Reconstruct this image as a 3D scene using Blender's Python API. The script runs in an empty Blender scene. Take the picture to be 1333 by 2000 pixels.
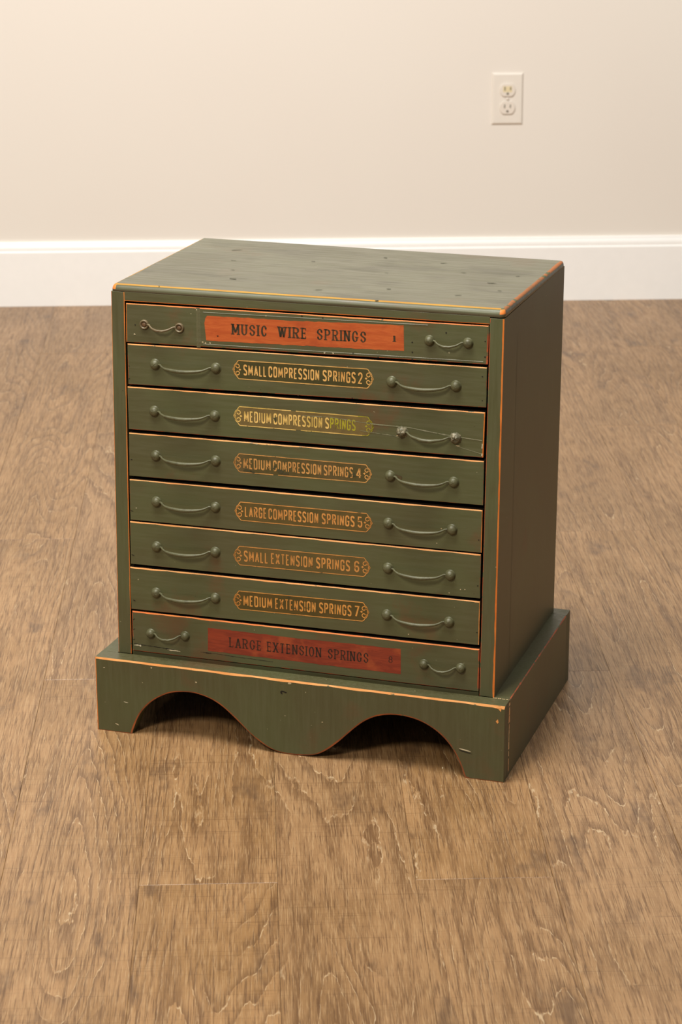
import bpy, bmesh, math, random
from mathutils import Vector, Matrix, noise
from mathutils.geometry import tessellate_polygon
random.seed(7)
R = math.radians

# ---------------------------------------------------------------- camera, world, lights, exposure
sc = bpy.context.scene
C = sc.collection
CAM = Vector((0.06237, -4.00022, 1.20595))
yaw, pitch, roll = R(2.16888), R(18.01304), R(-0.16392)
F = Vector((math.sin(yaw) * math.cos(pitch), math.cos(yaw) * math.cos(pitch), -math.sin(pitch)))
RT = Vector((math.cos(yaw), -math.sin(yaw), 0))
UP = RT.cross(F)
RR = RT * math.cos(roll) + UP * math.sin(roll)
UU = UP * math.cos(roll) - RT * math.sin(roll)
cd = bpy.data.cameras.new('camera')
cam = bpy.data.objects.new('camera', cd); C.objects.link(cam)
cam.matrix_world = Matrix.Translation(CAM) @ Matrix((RR, UU, -F)).transposed().to_4x4()
cd.sensor_fit = 'VERTICAL'; cd.sensor_height = 36; cd.lens = 4603.25 / 2000 * 36
cd.clip_start = 0.05
cd.dof.use_dof = True; cd.dof.focus_distance = 2.85; cd.dof.aperture_fstop = 13
sc.camera = cam

w = bpy.data.worlds.new('world'); sc.world = w; w.use_nodes = True
w.node_tree.nodes['Background'].inputs[0].default_value = (1.0, 0.97, 0.93, 1)
w.node_tree.nodes['Background'].inputs[1].default_value = 0.20

def area(name, loc, target, size, power, col, sy=None):
    l = bpy.data.lights.new(name, 'AREA'); l.energy = power; l.color = col; l.size = size
    if sy: l.shape = 'RECTANGLE'; l.size_y = sy
    o = bpy.data.objects.new(name, l); C.objects.link(o); o.location = loc
    o.rotation_euler = (Vector(target) - Vector(loc)).to_track_quat('-Z', 'Y').to_euler()
    return o
area('softbox_lamp', (-1.15, -3.5, 2.35), (0.0, -0.9, 0.4), 0.5, 50, (1.0, 0.92, 0.80))
area('ceiling_lamp', (-0.40, -1.65, 3.25), (0.0, 1.26, 0.7), 1.6, 152, (1.0, 0.985, 0.965))

vs = sc.view_settings
vs.view_transform = 'Standard'; vs.look = 'None'; vs.gamma = 1; vs.use_curve_mapping = False
vs.exposure = 0.07

# ---------------------------------------------------------------- materials
def lin(c):
    return tuple(((x / 255) / 12.92 if x / 255 <= .04045 else ((x / 255 + .055) / 1.055) ** 2.4) for x in c) + (1,)

class NT:
    def __init__(s, name, rough=.5, spec=.5):
        s.m = bpy.data.materials.new(name); s.m.use_nodes = True
        s.t = s.m.node_tree; s.b = s.t.nodes['Principled BSDF']
        s.b.inputs['Roughness'].default_value = rough
        s.b.inputs['Specular IOR Level'].default_value = spec
    def n(s, kind, **kw):
        x = s.t.nodes.new('ShaderNode' + kind)
        for k, v in kw.items(): setattr(x, k, v)
        return x
    def l(s, a, b): s.t.links.new(a, b)
    def put(s, sock, v):
        if hasattr(v, 'links') or hasattr(v, 'is_linked'): s.l(v, sock)
        else: sock.default_value = v
    def coord(s, scale=(1, 1, 1), rnd=0, kind='Object'):
        c = s.n('TexCoord').outputs[kind]
        mp = s.n('Mapping'); s.l(c, mp.inputs[0]); mp.inputs['Scale'].default_value = scale
        if rnd:
            oi = s.n('ObjectInfo')
            cm = s.n('CombineXYZ')
            s.l(s.math('MULTIPLY', oi.outputs['Random'], rnd), cm.inputs[0])
            s.l(s.math('MULTIPLY', oi.outputs['Random'], rnd * 1.7), cm.inputs[1])
            s.l(s.math('MULTIPLY', oi.outputs['Random'], rnd * 2.3), cm.inputs[2])
            s.l(cm.outputs[0], mp.inputs['Location'])
        return mp.outputs[0]
    def noise(s, vec, sc_=5, det=3, rough=.5, dist=0):
        x = s.n('TexNoise'); s.l(vec, x.inputs['Vector'])
        x.inputs['Scale'].default_value = sc_; x.inputs['Detail'].default_value = det
        x.inputs['Roughness'].default_value = rough; x.inputs['Distortion'].default_value = dist
        return x.outputs['Fac']
    def math(s, op, a, b=0, c=None, clamp=False):
        x = s.n('Math', operation=op, use_clamp=clamp)
        s.put(x.inputs[0], a); s.put(x.inputs[1], b)
        if c is not None: s.put(x.inputs[2], c)
        return x.outputs[0]
    def ramp(s, f, a, b, lo=0., hi=1.):
        x = s.n('MapRange', interpolation_type='SMOOTHSTEP'); s.put(x.inputs[0], f)
        for i, v in enumerate((a, b, lo, hi)): s.put(x.inputs[i + 1], v)
        return x.outputs[0]
    def mix(s, f, a, b, mode='MIX'):
        x = s.n('Mix', data_type='RGBA', blend_type=mode)
        s.put(x.inputs[0], f); s.put(x.inputs[6], a); s.put(x.inputs[7], b)
        return x.outputs[2]
    def bump(s, h, strength=.3, dist=.001, prev=None):
        x = s.n('Bump'); s.put(x.inputs['Height'], h)
        x.inputs['Strength'].default_value = strength; x.inputs['Distance'].default_value = dist
        if prev is not None: s.l(prev, x.inputs['Normal'])
        return x.outputs[0]
    def col(s, v): s.put(s.b.inputs['Base Color'], v); return s
    def nrm(s, v): s.l(v, s.b.inputs['Normal']); return s
    def rgh(s, v): s.put(s.b.inputs['Roughness'], v); return s

def green_paint(name,  base=(82, 84, 52), alt=(79, 76, 48), axis=0, smudge=.5, rough=.42, spec=.5, stain=None, streak=1):
    t = NT(name, rough, spec)
    sc3 = [60, 60, 60]; sc3[axis] = 4
    co = t.coord(); brush = t.coord(tuple(sc3))
    big = t.noise(co, 7, 4, .6)
    c = t.mix(t.ramp(big, .35, .65), lin(base), lin(alt))
    br = t.noise(brush, 4, 4, .65)
    c = t.mix(t.ramp(br, .4, .75, 0, .16 * streak), c, lin((104, 100, 70)))
    c = t.mix(t.ramp(br, .28, .45, .14 * streak, 0), c, lin((58, 56, 34)))
    # patches where the red primer grins through the thin paint
    sm = t.noise(co, 11, 5, .6)
    c = t.mix(t.ramp(sm, .57, .70, 0, smudge), c, lin((102, 66, 40)))
    # dust specks and tiny chips
    sp = t.noise(t.coord(), 240, 1, .5)
    c = t.mix(t.ramp(sp, .80, .84, 0, .7), c, lin((170, 160, 125)))
    c = t.mix(t.ramp(sp, .21, .17, 0, .7), c, lin((50, 42, 26)))
    if stain:
        st = t.noise(t.coord((2.2, 6, 6)), 4, 5, .65)
        c = t.mix(t.ramp(st, .48, .66, 0, .55), c, lin(stain))
    t.col(c)
    t.rgh(t.ramp(br, .3, .7, rough - .06 * streak, rough + .1 * streak))
    b = t.bump(br, .12 * streak, .0005); b = t.bump(big, .15, .002, b)
    t.nrm(b)
    return t.m

def worn(name, c1, c2, green=.3, gcol=(92, 94, 62), scale=60, rough=.55):
    t = NT(name, rough, .4)
    co = t.coord()
    n1 = t.noise(co, scale, 4, .6); n2 = t.noise(co, 23, 4, .6)
    c = t.mix(t.ramp(n2, .35, .65), lin(c1), lin(c2))
    c = t.mix(t.ramp(n1, .75 - green * .55, .82 - green * .5), c, lin(gcol))
    t.col(c); t.nrm(t.bump(n1, .3, .0005))
    return t.m

GREEN = green_paint('green_paint_horizontal', axis=0)
GREENV = green_paint('green_paint_vertical', axis=2, smudge=.25)
GSIDE = green_paint('green_paint_side', base=(92, 88, 54), alt=(90, 82, 50), axis=2, smudge=.35, streak=.08)
GTOP = green_paint('green_paint_top', base=(94, 92, 70), alt=(86, 83, 62), axis=0, smudge=.2, rough=.36, spec=.75, stain=(60, 58, 38))
GBASE = green_paint('green_paint_base', base=(78, 80, 49), alt=(76, 73, 45), axis=2, smudge=.3)
TAN = worn('worn_edge_tan', (226, 160, 92), (214, 140, 70), .22)
ORANGE = worn('worn_edge_orange', (214, 110, 38), (226, 132, 56), .2)
RED = worn('worn_edge_red', (190, 92, 52), (150, 74, 44), .45)
DIM = worn('worn_edge_dim', (140, 82, 50), (120, 84, 54), .62)
OCHRE = worn('worn_edge_ochre', (184, 136, 50), (168, 118, 42), .1)
BROWNORANGE = worn('worn_edge_brown_orange', (168, 100, 54), (150, 94, 52), .42)
CREAM = worn('worn_edge_cream', (238, 208, 160), (220, 160, 104), .15)
GRIME_SHADE = worn('grimy_gap_shade', (46, 34, 22), (36, 26, 16), 0)  # drawer sides: dirty wood, darkened to paint in the shade of the gaps
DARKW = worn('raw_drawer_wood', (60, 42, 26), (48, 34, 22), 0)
SCRATCH = worn('pale_scratch', (142, 138, 112), (122, 120, 92), .35, scale=140)
CHIPW = worn('pale_chip', (200, 190, 160), (176, 156, 116), .1)
HOLE = worn('nail_hole_dark', (28, 22, 14), (20, 16, 10), 0)

def metal_paint(name, c1, c2, bumpy=0):
    t = NT(name, .46, .5)
    co = t.coord()
    n = t.noise(co, 160, 3, .6)
    c = t.mix(t.ramp(n, .45, .7), lin(c1), lin(c2))
    t.col(c); t.b.inputs['Metallic'].default_value = .1
    t.nrm(t.bump(n, .3 + bumpy, .0006 + bumpy * .001))
    return t.m
HANDLE = metal_paint('painted_handle_metal', (88, 86, 58), (76, 73, 48))
HANDLE_W = metal_paint('worn_handle_metal', (104, 88, 62), (122, 112, 84))
HANDLE_R = metal_paint('chipped_handle_metal', (92, 88, 66), (140, 130, 104), .7)
SCREW = metal_paint('rusty_screw', (104, 78, 52), (84, 66, 44))

def gold(name, c1, c2, wearcol, wear=.5, green=None):
    t = NT(name, .55, .3)
    co = t.coord()
    n1 = t.noise(co, 130, 4, .7); n2 = t.noise(co, 22, 3, .6)
    c = t.mix(t.ramp(n2, .38, .62), lin(c1), lin(c2))
    if green:
        c = t.mix(t.ramp(t.noise(co, 14, 2, .5), .5, .56), c, lin(green))
    c = t.mix(t.ramp(n1, .66 - wear * .12, .76 - wear * .12), c, lin(wearcol))
    t.col(c); return t.m
def plate(name, c1, c2):
    t = NT(name, .45, .4)
    co = t.coord()
    n = t.noise(co, 34, 5, .65)
    t.col(t.mix(t.ramp(n, .4, .66), lin(c1), lin(c2))); return t.m
GOLD = {k: gold('gold_lettering_%d' % k, a, b, wcol, wr) for k, a, b, wcol, wr in (
    (2, (216, 168, 96), (198, 146, 76), (96, 78, 36), .5),
    (3, (224, 186, 108), (196, 164, 80), (112, 92, 50), .5),
    (4, (206, 152, 84), (184, 132, 72), (70, 60, 30), .6),
    (5, (208, 144, 74), (190, 130, 66), (82, 64, 32), .4),
    (6, (200, 138, 70), (184, 126, 64), (82, 64, 32), .5),
    (7, (204, 142, 68), (190, 128, 60), (80, 62, 28), .5))}
YGREEN = gold('gold_lettering_tinted', (168, 158, 44), (150, 140, 40), (100, 88, 36), .8)
PLATE = {k: plate('plate_%d' % k, a, b) for k, a, b in (
    (2, (70, 64, 30), (58, 56, 28)), (3, (112, 94, 52), (98, 82, 48)), (4, (76, 68, 34), (92, 76, 44)),
    (5, (92, 76, 38), (80, 70, 34)), (6, (98, 80, 42), (88, 76, 40)), (7, (82, 66, 28), (72, 62, 26)))}

def stripwood(name, c1, c2, c3):
    t = NT(name, .42, .45)
    a = t.noise(t.coord((6, 20, 40)), 5, 5, .65, .6); b = t.noise(t.coord(), 26, 4, .6)
    c = t.mix(t.ramp(a, .35, .65), lin(c1), lin(c2))
    c = t.mix(t.ramp(b, .55, .72, 0, .75), c, lin(c3))
    t.col(c); t.nrm(t.bump(a, .3, .0008)); return t.m
STRIP1 = stripwood('stripped_orange_wood', (186, 92, 42), (172, 78, 34), (156, 68, 34))
STRIP8 = stripwood('stripped_red_wood', (138, 54, 30), (118, 44, 26), (158, 74, 38))
INK1 = plate('black_ink_1', (48, 44, 30), (78, 56, 36))
INK8 = plate('black_ink_8', (44, 30, 24), (66, 38, 26))

# floor plank: limed oak print with cathedral grain, embossed; emboss highlights painted in as pale limed lines
def plank_mat():
    t = NT('oak_plank', .5, .5)
    warp = t.noise(t.coord((70, 16, 1), rnd=9), 1, 3, .6)
    warp2 = t.noise(t.coord((12, 5, 1), rnd=5), 1, 2, .5)
    # cathedral rings: contour lines of a smooth field stretched along the board
    fld = t.noise(t.coord((9.0, .72, 1), rnd=9), 1, 1, .3)
    v = t.math('ADD', t.math('MULTIPLY', fld, 34), t.math('MULTIPLY', warp, .8))
    v = t.math('ADD', v, t.math('MULTIPLY', warp2, 1.6))
    fr = t.math('FRACT', v)
    ring = t.ramp(fr, .0, .5, 1, 0)          # dark line that fades to one side
    lime_glint = t.ramp(t.math('ABSOLUTE', t.math('SUBTRACT', fr, .95)), .0, .04, 1, 0)
    fib = t.noise(t.coord((190, 6, 1), rnd=9), 3, 3, .7)
    fib2 = t.noise(t.coord((420, 14, 1), rnd=9), 2, 2, .6)
    streak = t.noise(t.coord((38, 1.6, 1), rnd=9), 2, 3, .6)
    patch = t.noise(t.coord((5, 2.6, 1), rnd=9), 1.6, 4, .6)
    cross = t.noise(t.coord((3, 150, 1), rnd=9), 2.4, 3, .65)
    mask = t.noise(t.coord((6, 2.2, 1), rnd=13), 1.6, 3, .5)
    brk = t.noise(t.coord((90, 26, 1), rnd=3), 2, 2, .5)
    ringm = t.ramp(mask, .38, .58, .30, 1)
    c = t.mix(t.ramp(patch, .3, .7), lin(PA), lin(PB))
    oi = t.n('ObjectInfo')
    c = t.mix(t.ramp(oi.outputs['Random'], 0, 1, 0, .30), c, lin(PC))
    c = t.mix(t.ramp(streak, .5, .68, 0, .5), c, lin(PD))
    c = t.mix(t.math('MULTIPLY', t.math('MULTIPLY', ring, ringm), .62), c, lin(PD))
    c = t.mix(t.ramp(fib, .48, .66, 0, .7), c, lin(PE))
    c = t.mix(t.ramp(fib2, .50, .68, 0, .5), c, lin(PL))
    c = t.mix(t.ramp(cross, .56, .72, 0, .34), c, lin(PE))
    dk = t.noise(t.coord((8, 3, 1), rnd=17), 1.9, 4, .65)
    c = t.mix(t.ramp(dk, .56, .72, 0, .6), c, lin(PK))
    lm = t.math('MULTIPLY', t.math('MULTIPLY', lime_glint, t.ramp(mask, .44, .58)), t.ramp(brk, .42, .6))
    c = t.mix(t.math('MULTIPLY', lm, .7), c, lin(PW_))
    t.col(c)
    h = t.math('SUBTRACT', t.math('MULTIPLY', fib2, .6), t.math('MULTIPLY', t.math('MULTIPLY', ring, ringm), .5))
    h = t.math('ADD', h, t.math('MULTIPLY', lm, .3))
    h = t.math('ADD', h, t.math('MULTIPLY', fib, -.7))
    t.nrm(t.bump(h, .5, .0007))
    t.rgh(t.ramp(fib, .3, .7, .34, .46))
    return t.m
PA, PB, PC = (144, 108, 67), (168, 129, 87), (138, 108, 78)
PD, PE, PK = (100, 70, 42), (86, 58, 34), (78, 56, 40)
PL, PW_ = (186, 152, 110), (206, 180, 142)
PLANK = plank_mat()

def wall_mat():
    t = NT('wall_paint', .62, .35)
    n = t.noise(t.coord(), 260, 3, .6); n2 = t.noise(t.coord(), 1.3, 3, .5)
    t.col(t.mix(t.ramp(n2, .3, .7), lin((231, 223, 211)), lin((229, 220, 208))))
    t.nrm(t.bump(n, .12, .0006)); return t.m
WALL = wall_mat()
def plain(name, c, rough=.5, spec=.5):
    t = NT(name, rough, spec)
    n = t.noise(t.coord(), 40, 3, .6)
    d = tuple(max(0, x - 6) for x in c)
    t.col(t.mix(n, lin(c), lin(d))); t.nrm(t.bump(n, .05, .0005)); return t.m
TRIM = plain('white_trim_paint', (250, 247, 241), .4)
PLASTIC = plain('outlet_plastic', (232, 223, 210), .35)
PLASTICW = plain('outlet_receptacle_plastic', (230, 219, 205), .3)
YELLOW = plain('yellowed_plastic', (228, 212, 172), .35)
SLOT = plain('slot_dark', (120, 112, 98), .8)
SUB = plain('subfloor', (70, 52, 38), .9)
STEEL = plain('screw_steel', (190, 184, 172), .3)

# ---------------------------------------------------------------- mesh helpers
def link_mesh(name, verts, faces, mats, fm=None, parent=None, smooth=False):
    me = bpy.data.meshes.new(name)
    me.from_pydata([tuple(v) for v in verts], [], faces)
    for m in (mats if isinstance(mats, (list, tuple)) else [mats]): me.materials.append(m)
    if fm: me.polygons.foreach_set('material_index', fm)
    if smooth: me.polygons.foreach_set('use_smooth', [True] * len(me.polygons))
    me.update()
    o = bpy.data.objects.new(name, me); C.objects.link(o)
    if parent: o.parent = parent
    return o

class MB:
    def __init__(s): s.v = []; s.f = []; s.m = []
    def face(s, pts, m=0):
        i = len(s.v); s.v += [Vector(p) for p in pts]; s.f.append(tuple(range(i, i + len(pts)))); s.m.append(m)
    def box(s, a, b, m=0):
        x0, y0, z0 = a; x1, y1, z1 = b
        P = [(x0, y0, z0), (x1, y0, z0), (x1, y1, z0), (x0, y1, z0), (x0, y0, z1), (x1, y0, z1), (x1, y1, z1), (x0, y1, z1)]
        i = len(s.v); s.v += [Vector(p) for p in P]
        for q in ((0, 3, 2, 1), (4, 5, 6, 7), (0, 1, 5, 4), (1, 2, 6, 5), (2, 3, 7, 6), (3, 0, 4, 7)):
            s.f.append(tuple(i + k for k in q)); s.m.append(m)
    def tube(s, path, rad, n=10, m=0, cap=True):
        rings = []
        for k, p in enumerate(path):
            p = Vector(p); a = Vector(path[max(k - 1, 0)]); b = Vector(path[min(k + 1, len(path) - 1)])
            d = (b - a).normalized(); u = d.cross(Vector((0, 0, 1)))
            if u.length < 1e-4: u = d.cross(Vector((0, 1, 0)))
            u.normalize(); q = u.cross(d)
            r = rad[k] if isinstance(rad, (list, tuple)) else rad
            rx, ry = r if isinstance(r, tuple) else (r, r)
            i = len(s.v); rings.append(i)
            for j in range(n):
                t = 2 * math.pi * j / n; s.v.append(p + u * math.cos(t) * rx + q * math.sin(t) * ry)
        for a, b in zip(rings, rings[1:]):
            for j in range(n):
                s.f.append((a + j, a + (j + 1) % n, b + (j + 1) % n, b + j)); s.m.append(m)
        if cap:
            s.f.append(tuple(rings[0] + j for j in range(n))); s.m.append(m)
            s.f.append(tuple(rings[-1] + j for j in reversed(range(n)))); s.m.append(m)
    def lathe(s, c, prof, n=20, m=0, jit=0):
        """prof: (radius, height along -v) around an axis pointing to -y from centre c"""
        rings = []
        for r, h in prof:
            i = len(s.v); rings.append(i)
            for j in range(n):
                t = 2 * math.pi * j / n
                k = 1 + (noise.noise(Vector((math.cos(t) * 2, math.sin(t) * 2, h * 700)) + Vector(c) * 90) * jit if jit else 0)
                s.v.append(Vector(c) + Vector((math.cos(t) * r * k, -h * k, math.sin(t) * r * k)))
        for a, b in zip(rings, rings[1:]):
            for j in range(n):
                s.f.append((a + j, b + j, b + (j + 1) % n, a + (j + 1) % n)); s.m.append(m)
        s.f.append(tuple(rings[-1] + j for j in range(n))); s.m.append(m)
    def build(s, name, mats, parent=None, smooth=False, fixn=True):
        o = link_mesh(name, s.v, s.f, mats, s.m, parent, smooth)
        if fixn:
            bm = bmesh.new(); bm.from_mesh(o.data)
            bmesh.ops.remove_doubles(bm, verts=bm.verts, dist=1e-6)
            bmesh.ops.recalc_face_normals(bm, faces=bm.faces); bm.to_mesh(o.data); bm.free()
        return o

# ---------------------------------------------------------------- setting
def struct(o, label=None, cat=None):
    o['kind'] = 'structure'
    if label: o['label'] = label
    if cat: o['category'] = cat
    return o
WY, SX, PW = 1.25829, -0.22883, 0.15449
X0, X1, Y0 = -2.9, 3.1, -3.6
floor = MB(); floor.box((X0, Y0, -.05), (X1, WY + .1, -.006))
floor = struct(floor.build('floor', SUB), 'brown oak plank floor running towards the wall', 'floor')
# planks: three meshes (full, cut at wall, cut in front) shared by all boards
L = 1.2145
pcache = {}
def plank_mesh(len_):
    key = round(len_, 4)
    if key in pcache: return pcache[key]
    w2 = PW / 2 - .00012; g = .0005; d = .0004; l2 = len_ / 2 - .00012
    v = []
    for (ix, z) in ((0, -.006), (0, -d), (g, 0)):
        v += [(-w2 + ix, -l2 + ix, z), (w2 - ix, -l2 + ix, z), (w2 - ix, l2 - ix, z), (-w2 + ix, l2 - ix, z)]
    f = [(0, 3, 2, 1), (8, 9, 10, 11)]
    for a in (0, 4):
        for j in range(4): f.append((a + j, a + (j + 1) % 4, a + 4 + (j + 1) % 4, a + 4 + j))
    me = bpy.data.meshes.new('plank'); me.from_pydata(v, [], f); me.materials.append(PLANK); me.update()
    pcache[key] = me; return me
for k in range(-17, 21):
    x = SX + (k + .5) * PW
    base = -.412 if k % 2 else .202
    ys = sorted(set([Y0] + [base + L * n for n in range(-4, 3) if Y0 < base + L * n < WY] + [WY]))
    for a, b in zip(ys, ys[1:]):
        if b - a < .02: continue
        o = bpy.data.objects.new('plank', plank_mesh(b - a)); C.objects.link(o)
        o.location = (x, (a + b) / 2, 0); o.parent = floor

wall = MB(); wall.box((X0, WY, -.02), (X1, WY + .1, 2.7))
struct(wall.build('wall_back', WALL), 'smooth warm off-white wall behind the cabinet', 'wall')
# baseboard profile
BH = .14558
prof = [(0, 0), (.015, 0), (.015, .1225), (.0135, .1240), (.0118, .1248), (.0112, .1262), (.0116, .1300), (.0108, .1345),
        (.0088, .1385), (.0070, .1408), (.0066, .1430), (.0056, .1450), (.0036, BH), (0, BH)]
bb = MB()
nP = len(prof)
for x in (X0, X1): bb.v += [Vector((x, WY - d, z)) for d, z in prof]
for j in range(nP): bb.f.append((j, (j + 1) % nP, nP + (j + 1) % nP, nP + j)); bb.m.append(0)
bb.f += [tuple(range(nP)), tuple(range(nP, 2 * nP))]; bb.m += [0, 0]
struct(bb.build('baseboard_back', TRIM), 'tall white moulded baseboard along the wall', 'baseboard')
gap = MB(); gap.box((X0, WY - .0152, .0002), (X1, WY - .0148, .0016))

# ---------------------------------------------------------------- wall outlet
OX, OZ = .63503, .45747
out = bpy.data.objects.new('wall_outlet', None); C.objects.link(out); out.location = (OX, WY, OZ)
out['label'] = 'ivory duplex electrical outlet on the off-white wall'; out['category'] = 'outlet'
m = MB()
hw, hh = .0350, .0572
rings = [(0, 0), (0, .0010), (.0016, .0032), (.0040, .0046)]
for ins, d in rings:
    i = len(m.v)
    for sx_, sz_ in ((-1, -1), (1, -1), (1, 1), (-1, 1)): m.v.append(Vector((sx_ * (hw - ins), -d, sz_ * (hh - ins))))
for a in range(0, 12, 4):
    for j in range(4): m.f.append((a + j, a + (j + 1) % 4, a + 4 + (j + 1) % 4, a + 4 + j)); m.m.append(0)
m.f.append((12, 13, 14, 15)); m.m.append(0); m.f.append((0, 3, 2, 1)); m.m.append(0)
m.build('cover_plate', PLASTIC, out)
def receptacle(cz, mat, tone):
    m = MB(); pts = []
    for j in range(28):
        t = 2 * math.pi * j / 28; x = math.cos(t) * .0172; z = math.sin(t) * .0172
        z = max(-.0142, min(.0142, z)); pts.append((x, z))
    i = len(m.v)
    for ins, d in ((1, .005), (1, .0072), (.95, .0078)):
        m.v += [Vector((x * ins, -d, cz + z * ins)) for x, z in pts]
    n = 28
    for a in (0, n):
        for j in range(n): m.f.append((a + j, a + (j + 1) % n, a + n + (j + 1) % n, a + n + j)); m.m.append(0)
    m.f.append(tuple(2 * n + j for j in range(n))); m.m.append(0)
    o = m.build('receptacle', mat, out)
    if tone:
        o['label'] = 'upper receptacle with yellowed plastic'
        q = MB(); q.box((-.0105, -.00795, cz - .0045), (.0095, -.0077, cz + .0085)); q.build('yellowed_patch', YELLOW, o)
    for x, wd, h in ((-.0064, .0012, .0042), (.0064, .0012, .0036)):
        q = MB(); q.box((x - wd, -.0082, cz + .0035 - h), (x + wd, -.0076, cz + .0035 + h)); q.build('slot', SLOT, o)
    q = MB()
    g = [(math.cos(R(a)) * .0027, math.sin(R(a)) * .0027) for a in range(0, 181, 20)] + [(-.0027, -.0022), (.0027, -.0022)]
    q.face([(x, -.0082, cz - .0078 + z) for x, z in g]); q.face([(x, -.0078, cz - .0078 + z) for x, z in g])
    q.build('ground_slot', SLOT, o, fixn=False)
receptacle(.0195, PLASTICW, True); receptacle(-.0195, PLASTICW, False)
m = MB(); m.lathe((0, -.0056, 0), [(.0036, 0), (.0034, .0008), (.002, .0014)], 14); m.build('plate_screw', PLASTICW, out, True)

# ---------------------------------------------------------------- cabinet frame of reference (metres)
PX, PY, TH = -0.14605, -1.18526, R(-20.37734)
W, D, HB, T = .53957, .35271, .10049, .02252
BL, BF, BR, BB = .02677, .02864, .52231, .33796       # body outline at the top
BL2, BF2, BR2, BB2 = .02247, .0241, .51968, .33972    # and where it meets the plinth
H, TT = .58114, .00824
def k_(z): return (z - HB) / (H - HB)
def vf(z): return BF2 + (BF - BF2) * k_(z)
def ul(z): return BL2 + (BL - BL2) * k_(z)
def ur(z): return BR2 + (BR - BR2) * k_(z)
def vb(z): return BB2 + (BB - BB2) * k_(z)
OXc, OYc = W / 2, D / 2
def P(u, v, z): return Vector((u - OXc, v - OYc, z))
def Pf(u, z, off=0.): return P(u, vf(z) - off, z)      # point on the leaning front plane
cab = bpy.data.objects.new('drawer_cabinet', None); C.objects.link(cab)
cab.rotation_euler = (0, 0, TH)
cab.location = (PX + OXc * math.cos(TH) - OYc * math.sin(TH), PY + OXc * math.sin(TH) + OYc * math.cos(TH), 0)
cab['label'] = 'worn green-painted eight-drawer parts cabinet on a scalloped base'
cab['category'] = 'cabinet'

def jit(x, y, s, amp): return noise.noise(Vector((x * s, y * s, 3.7))) * amp

def front_slab(mb, q, depth, wid, mats, to3=Pf, ch=.55, seg=.005, jamp=.6, outer_jit=.0):
    """slab whose front is the quad q=(TL,TR,BR,BL) in (u,z); worn chamfers of width wid=(top,right,bottom,left)
    with ragged inner edge; mats = (face, top, right, bottom, left, side)."""
    inner = []; outer = []; sides = []
    c = [Vector(p) for p in q]
    wt, wr, wb, wl = wid
    ctr = sum(c, Vector((0, 0))) / 4
    ins = [Vector((wl, -wt)), Vector((-wr, -wt)), Vector((-wr, wb)), Vector((wl, wb))]
    nrm = [Vector((0, -1)), Vector((-1, 0)), Vector((0, 1)), Vector((1, 0))]
    for e in range(4):
        a, b = c[e], c[(e + 1) % 4]; ia, ib = a + ins[e], b + ins[(e + 1) % 4]
        n = max(2, int((b - a).length / seg))
        for j in range(n):
            t = j / n
            o = a.lerp(b, t); i = ia.lerp(ib, t)
            wloc = wid[e]
            if 0 < j:
                jj = (noise.noise(Vector((o.x * 38, o.y * 38, e * 5.1))) + .35 * noise.noise(Vector((o.x * 150, o.y * 150, e * 3.1)))) * jamp * wloc
                i = i + nrm[e] * jj
            if outer_jit and 0 < j: o = o + nrm[e] * noise.noise(Vector((o.x * 90, o.y * 90, 9 + e))) * outer_jit
            outer.append(o); inner.append(i); sides.append(e)
    N = len(outer)
    base = len(mb.v)
    for i in inner: mb.v.append(to3(i.x, i.y, 0))
    for k, o in enumerate(outer): mb.v.append(to3(o.x, o.y, -wid[sides[k]] * ch))
    for o in outer: mb.v.append(to3(o.x, o.y, -depth))
    for k in range(N):
        k2 = (k + 1) % N
        mb.f.append((base + k, base + k2, base + N + k2, base + N + k)); mb.m.append(mats[1 + sides[k]])
        mb.f.append((base + N + k, base + N + k2, base + 2 * N + k2, base + 2 * N + k)); mb.m.append(mats[5])
    tris = tessellate_polygon([[Vector((i.x, i.y, 0)) for i in inner]])
    for t3 in tris: mb.f.append(tuple(base + x for x in t3)); mb.m.append(mats[0])
    mb.f.append(tuple(base + 2 * N + k for k in range(N))); mb.m.append(mats[5])

# ---- side panels (front edges form the stiles)
SIL = lambda z: (.0402 + (.0441 - .0402) * k_(z))      # inner edges of the stiles
SIR = lambda z: (.5010 + (.5053 - .5010) * k_(z))
zt = H - TT
def side_panel(left):
    mb = MB()
    if left: q = [(ul(zt), zt - .0003), (SIL(zt), zt - .0003), (SIL(HB), HB), (ul(HB), HB)]; wid = (.0003, .0008, .0003, .0005)
    else: q = [(SIR(zt), zt - .0003), (ur(zt), zt - .0003), (ur(HB), HB), (SIR(HB), HB)]; wid = (.0003, .0018, .0003, .0006)
    mm = (0, 0, 2 if left else 2, 0, 2 if left else 3, 1)
    front_slab(mb, q, .3, wid, mm, seg=.006, ch=.45, jamp=.55)
    # true back edge: push the back ring to the cabinet's back plane
    for v in mb.v:
        if v.y > .05: v.y = vb(v.z) - OYc
    return mb.build('side_panel', [GREENV, GSIDE, ORANGE, RED], cab)
side_panel(True); side_panel(False)
# hairline glue joint of the right side panel
mb = MB()
for i in range(24):
    za, zb = HB + .003 + i * .019, HB + .003 + (i + 1) * .019
    if zb > zt - .02: break
    v0 = .095
    mb.face([P(ur(za) + .00015, v0, za), P(ur(za) + .00015, v0 + .0006, za), P(ur(zb) + .00015, v0 + .0006, zb), P(ur(zb) + .00015, v0, zb)])
mb.build('board_joint', plain('joint_line', (74, 66, 42), .6), cab, fixn=False)

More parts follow.
